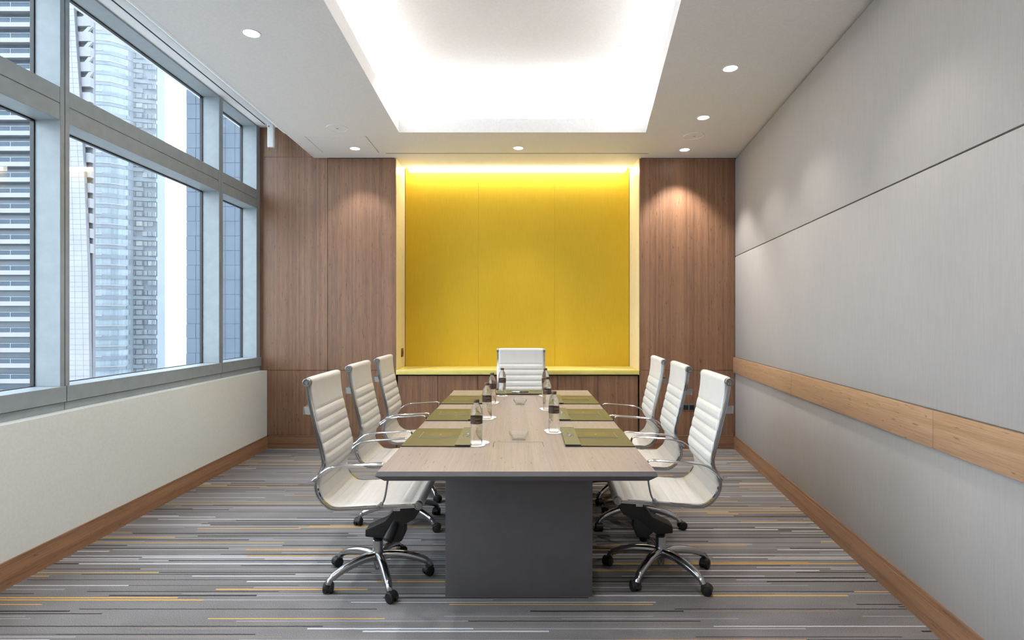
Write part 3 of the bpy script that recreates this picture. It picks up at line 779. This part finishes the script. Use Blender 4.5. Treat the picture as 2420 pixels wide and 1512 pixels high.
for x, y, lab in ((-.166, 2.93, 'spare white paper coaster half hidden behind the nearest left bottle'), (-.150, 3.69, 'spare white paper coaster half hidden behind the middle left bottle'),
                  (-.148, 4.375, 'spare white paper coaster half hidden behind the farthest left bottle'), (.236, 3.25, 'spare white paper coaster half hidden behind the nearest right bottle'),
                  (.250, 4.06, 'spare white paper coaster half hidden behind the middle right bottle'), (.278, 4.775, 'spare white paper coaster half hidden behind the farthest right bottle')):
    o = link('coaster', CO, None, (x, y, TZ + .0001)); tag(o, lab, 'coaster', 'paper coasters on the table')
def dish(x, y, lab):
    t = thing('glass_dish', lab, 'dish', (x, y, TZ), 0, 'square glass dishes on the table')
    def sq(h, n=5):
        r_ = h * .28; out = []
        for q in range(4):
            cx_, cy_ = [(1, 1), (-1, 1), (-1, -1), (1, -1)][q]
            for k in range(n): a = PI / 2 * q + PI / 2 * k / (n - 1); out.append((cx_ * (h - r_) + r_ * math.cos(a), cy_ * (h - r_) + r_ * math.sin(a)))
        return out
    lv = [(.034, .0), (.036, .003), (.037, .012), (.046, .026), (.0535, .040), (.0515, .0405), (.043, .027), (.034, .014), (.030, .0105)]
    vs = []; n = 20
    for h, z in lv: vs += [(px, py, z) for px, py in sq(h)]
    fs = [(i * n + k, i * n + (k + 1) % n, (i + 1) * n + (k + 1) % n, (i + 1) * n + k) for i in range(len(lv) - 1) for k in range(n)]
    fs += [tuple(range(n))[::-1], tuple(range((len(lv) - 1) * n, len(lv) * n))]
    MB().add(vs, fs).build('bowl', M['dish'], t, smooth=50)
dish(.037, 3.005, 'clear square glass dish near the front end of the table')
dish(.062, 4.26, 'clear square glass dish at the far end of the table')

# ------------------------------------------------------------------ buildings beyond the windows
def bx_(x, Y): return (x - 1210) / 1300 * Y
def bz_(y, Y): return 1.4 + (757 - y) / 1300 * Y
gr = MB().box(-1600, 600, -1200, 1600, -62, -60).build('street_ground', M['ground'], smooth=0); struct(gr)
HZ = bpy.data.materials.new('haze'); HZ.use_nodes = True
t_ = HZ.node_tree; t_.nodes.remove(t_.nodes['Principled BSDF'])
vs_ = t_.nodes.new('ShaderNodeVolumeScatter'); tc_ = t_.nodes.new('ShaderNodeTexCoord'); sp_ = t_.nodes.new('ShaderNodeSeparateXYZ'); mr_ = t_.nodes.new('ShaderNodeMapRange')
mr_.inputs[1].default_value = 0; mr_.inputs[2].default_value = 105; mr_.inputs[3].default_value = .0008; mr_.inputs[4].default_value = .0055
t_.links.new(tc_.outputs['Object'], sp_.inputs[0]); t_.links.new(sp_.outputs[2], mr_.inputs[0]); t_.links.new(mr_.outputs[0], vs_.inputs['Density'])
t_.links.new(vs_.outputs[0], t_.nodes['Material Output'].inputs['Volume'])
hz = MB().box(-190, -70, 133, 178, -55, 160).build('haze', HZ, smooth=0); tag(hz, 'thin white haze in the air before the far glass tower', 'haze', kind='stuff')
# apartment tower: balconies left, pale tiled stair tower right of them
Y = 117.0; ba = thing('apartment_tower', 'pale apartment tower with stacked balconies and a tiled slab, left in the window', 'building', (bx_(80, Y), Y, -60))
bmi = Matrix.Translation((-bx_(80, Y), -Y, 60))
def bpart(o, inv=bmi): o.matrix_parent_inverse = inv; return o
P = 36.65; X0, X1 = bx_(-260, Y), bx_(158, Y); sc = Y / 1300
bpart(MB().box(X0, bx_(142, Y), Y + 1.6, Y + 5, -60, bz_(-420, Y)).build('glazing', M['b_dark'], ba, smooth=0))
ys_f = [638.6 + P * k for k in range(-29, 9)]
fas = MB().box(X0, X1, Y, Y + 1.6, -10.5 * sc, 0).mesh('balcony_slab', M['b_white'], smooth=0)
rl = MB()
rl.box(X0, X1, Y + .02, Y + .10, -1.0 * sc, -.2 * sc)
for k in range(-6, 4): xp = bx_(24.2 + 46.3 * k, Y); rl.box(xp - .05, xp + .05, Y + .03, Y + .09, -11.4 * sc, -1.0 * sc)
rlm = rl.mesh('railing', M['b_bright'], smooth=0)
rgm = MB().box(X0, X1, Y + .11, Y + .26, -11.4 * sc, -1.0 * sc).mesh('railing_glass', M['b_rail'], smooth=0)
for y in ys_f:
    bpart(link('balcony_slab', fas, ba, (0, 0, bz_(y, Y))))
    r_ = bpart(link('railing', rlm, ba, (0, 0, bz_(y - 11.4, Y)))); link('railing_glass', rgm, r_)
cols = {0: (130, 140, 155, 172.4, 183.6), 200: (138, 149, 166.4, 183.6, 197), 400: (148, 162, 179, 196.7, 209), 640: (161, 170.5, 187, 205, 218.7), 890: (163, 172.4, 189.6, 208, 222.4)}
def colx(c_, y):
    ks = sorted(cols)
    if y <= 0: return cols[0][c_] + (cols[200][c_] - cols[0][c_]) / 200 * y
    for a, b in zip(ks, ks[1:]):
        if y <= b: return cols[a][c_] + (cols[b][c_] - cols[a][c_]) * (y - a) / (b - a)
    return cols[890][c_]
core = MB(); yy = [-420, 0, 200, 400, 640, 890, 1400]
for a, b in zip(yy, yy[1:]):
    q = [(bx_(colx(0, b), Y), bz_(b, Y)), (bx_(colx(4, b), Y), bz_(b, Y)), (bx_(colx(4, a), Y), bz_(a, Y)), (bx_(colx(0, a), Y), bz_(a, Y))]
    core.prism_y(q, Y - 1.2, Y - .5)
bpart(core.build('slab_core', M['b_joint'], ba, smooth=0))
rows = []; y = 8.0; k = 0
while y < 915: h = (15.1, 11.1, 10.45)[k % 3]; rows.append((y - h, y)); y += (15.1, 11.1, 10.45)[(k + 1) % 3]; k += 1
for a, b in rows[:74]:
    for c_ in range(4):
        e = .35
        q = [(bx_(colx(c_, b) + e, Y), bz_(b - e, Y)), (bx_(colx(c_ + 1, b) - e, Y), bz_(b - e, Y)), (bx_(colx(c_ + 1, a) - e, Y), bz_(a + e, Y)), (bx_(colx(c_, a) + e, Y), bz_(a + e, Y))]
        bpart(MB().prism_y(q, Y - 1.235, Y - 1.2).build('tile', M['b_tile'], ba, smooth=0, fix=False))
for k in range(-2, 18):
    y = 30 + k * 35.6 + 0; xa, xb = colx(4, y), 219.5
    if xb - xa < 3: continue
    f = MB(); z0, z1 = bz_(y + 34, Y), bz_(y + 11, Y)
    f.box(bx_(xa, Y), bx_(xb, Y) - .2, Y - .49, Y + .6, z0, z1 - .1)
    sb = bpart(f.build('side_balcony', M['b_tile'], ba, smooth=0))
    if k < 5:
        zb, zt = z1 - .5, bz_(y, Y); xm = bx_(xa + (xb - xa) * .25, Y); xn = bx_(xa + (xb - xa) * .75, Y)
        MB().prism_y([(xm, zb), (xm + 1.0, zb), (xn + 1.0, zt), (xn, zt)], Y - .48, Y).build('brace', M['b_tile'], sb, smooth=0)
bpart(MB().box(bx_(172, Y), bx_(214, Y), Y + .62, Y + 1.4, -60, bz_(-420, Y)).build('side_recess', M['b_joint'], ba, smooth=0))

# curved glass tower
Y = 180.0; bt_ = thing('glass_tower', 'hazy blue curved glass tower behind the tiled slab', 'building', (bx_(290, Y), Y + 10, -60))
tmi2 = Matrix.Translation((-bx_(290, Y), -Y - 10, 60))
plan = [(196, 180), (215, 180), (240, 180.3), (262, 181), (280, 182.4), (293, 183.6), (303, 184.6)]
plan2 = [(303, 184.6), (318, 187), (372, 189)]; plan3 = [(372, 189), (390, 189.6)]
def wpt(q, off=0): return (bx_(q[0], q[1]), q[1] - off)
def pwall(pl, z0, z1, off, th, name, m, parent):
    a = [wpt(q, off) for q in pl]; b = [(x, y_ + th) for x, y_ in a][::-1]
    n = len(a); mb = MB()
    for i in range(n - 1): mb.hexa([a[i], a[i + 1], (a[i + 1][0], a[i + 1][1] + th), (a[i][0], a[i][1] + th)], z0, z1)
    return bpart(mb.build(name, m, parent, smooth=40), tmi2)
ztop = bz_(-260, 185)
pwall(plan, -60, ztop, 0, 4.2, 'curved_wall', M['b_glass'], bt_); pwall(plan2, -60, ztop, 0, 4.2, 'bay_wall', M['b_band'], bt_)
FP = 24.15 * 180 / 1300
z = bz_(480.6, 180) + 22 * FP; k = 0
blind = random.Random(3)
while z > bz_(930, 180):
    pwall(plan, z - 1.15, z + .15, .25, .25, 'floor_band', M['b_band'], bt_)
    pwall(plan if k % 2 == 0 else [(198, 180), (215, 180), (243, 180.4)], z - .12, z + .28, .45, .2, 'light_shelf', M['b_bright'], bt_)
    pwall(plan2 if k % 2 else [(303, 184.6), (318, 187), (340, 187.7)], z - 1.0, z + .2, .6, .6, 'balcony_ledge', M['b_band'], bt_)
    for xa, xb in ((304.5, 309.5), (311, 323), (325, 338), (340, 351), (353, 362), (363, 370)):
        if blind.random() < .06: continue
        yy_ = 185.6 if xb < 318 else 187.3 if xb < 345 else 188.3
        mm = M['b_blind'] if (xa in (304.5, 340) and blind.random() < .62) or blind.random() < .12 else M['b_pane']
        bpart(MB().box(bx_(xa, yy_), bx_(xb, yy_), yy_ - .75, yy_ - .3, z + .5, z + 2.0).build('window', mm, bt_, smooth=0), tmi2)
    z -= FP; k += 1
# dark blue curtain-wall block
Y = 100.0; bc = thing('curtain_wall_block', 'dark blue curtain-wall office block, right in the windows', 'building', (bx_(560, Y), Y, -60))
cmi = Matrix.Translation((-bx_(560, Y), -Y, 60))
bpart(MB().box(bx_(441, Y), bx_(760, Y), Y + .1, Y + 20, -60, bz_(-300, Y)).build('frame', M['b_frame'], bc, smooth=0), cmi)
for i in range(31):
    z1 = bz_(555 / 6.3 + 400 - 34.6 * 15 + 34.6 * i, Y); z0 = z1 - 34.6 * Y / 1300
    for j in range(7):
        xa = 440 + 23 * j - (.6 if (i + j) % 2 and j == 0 else 0)
        bpart(MB().box(bx_(xa, Y) + .025, bx_(xa + 23, Y) - .025, Y + .04 - .015 * ((i * 7 + j * 3) % 3), Y + .12, z0 + .035, z1 - .035).build('glass_panel', M['b_blue'], bc, smooth=0), cmi)
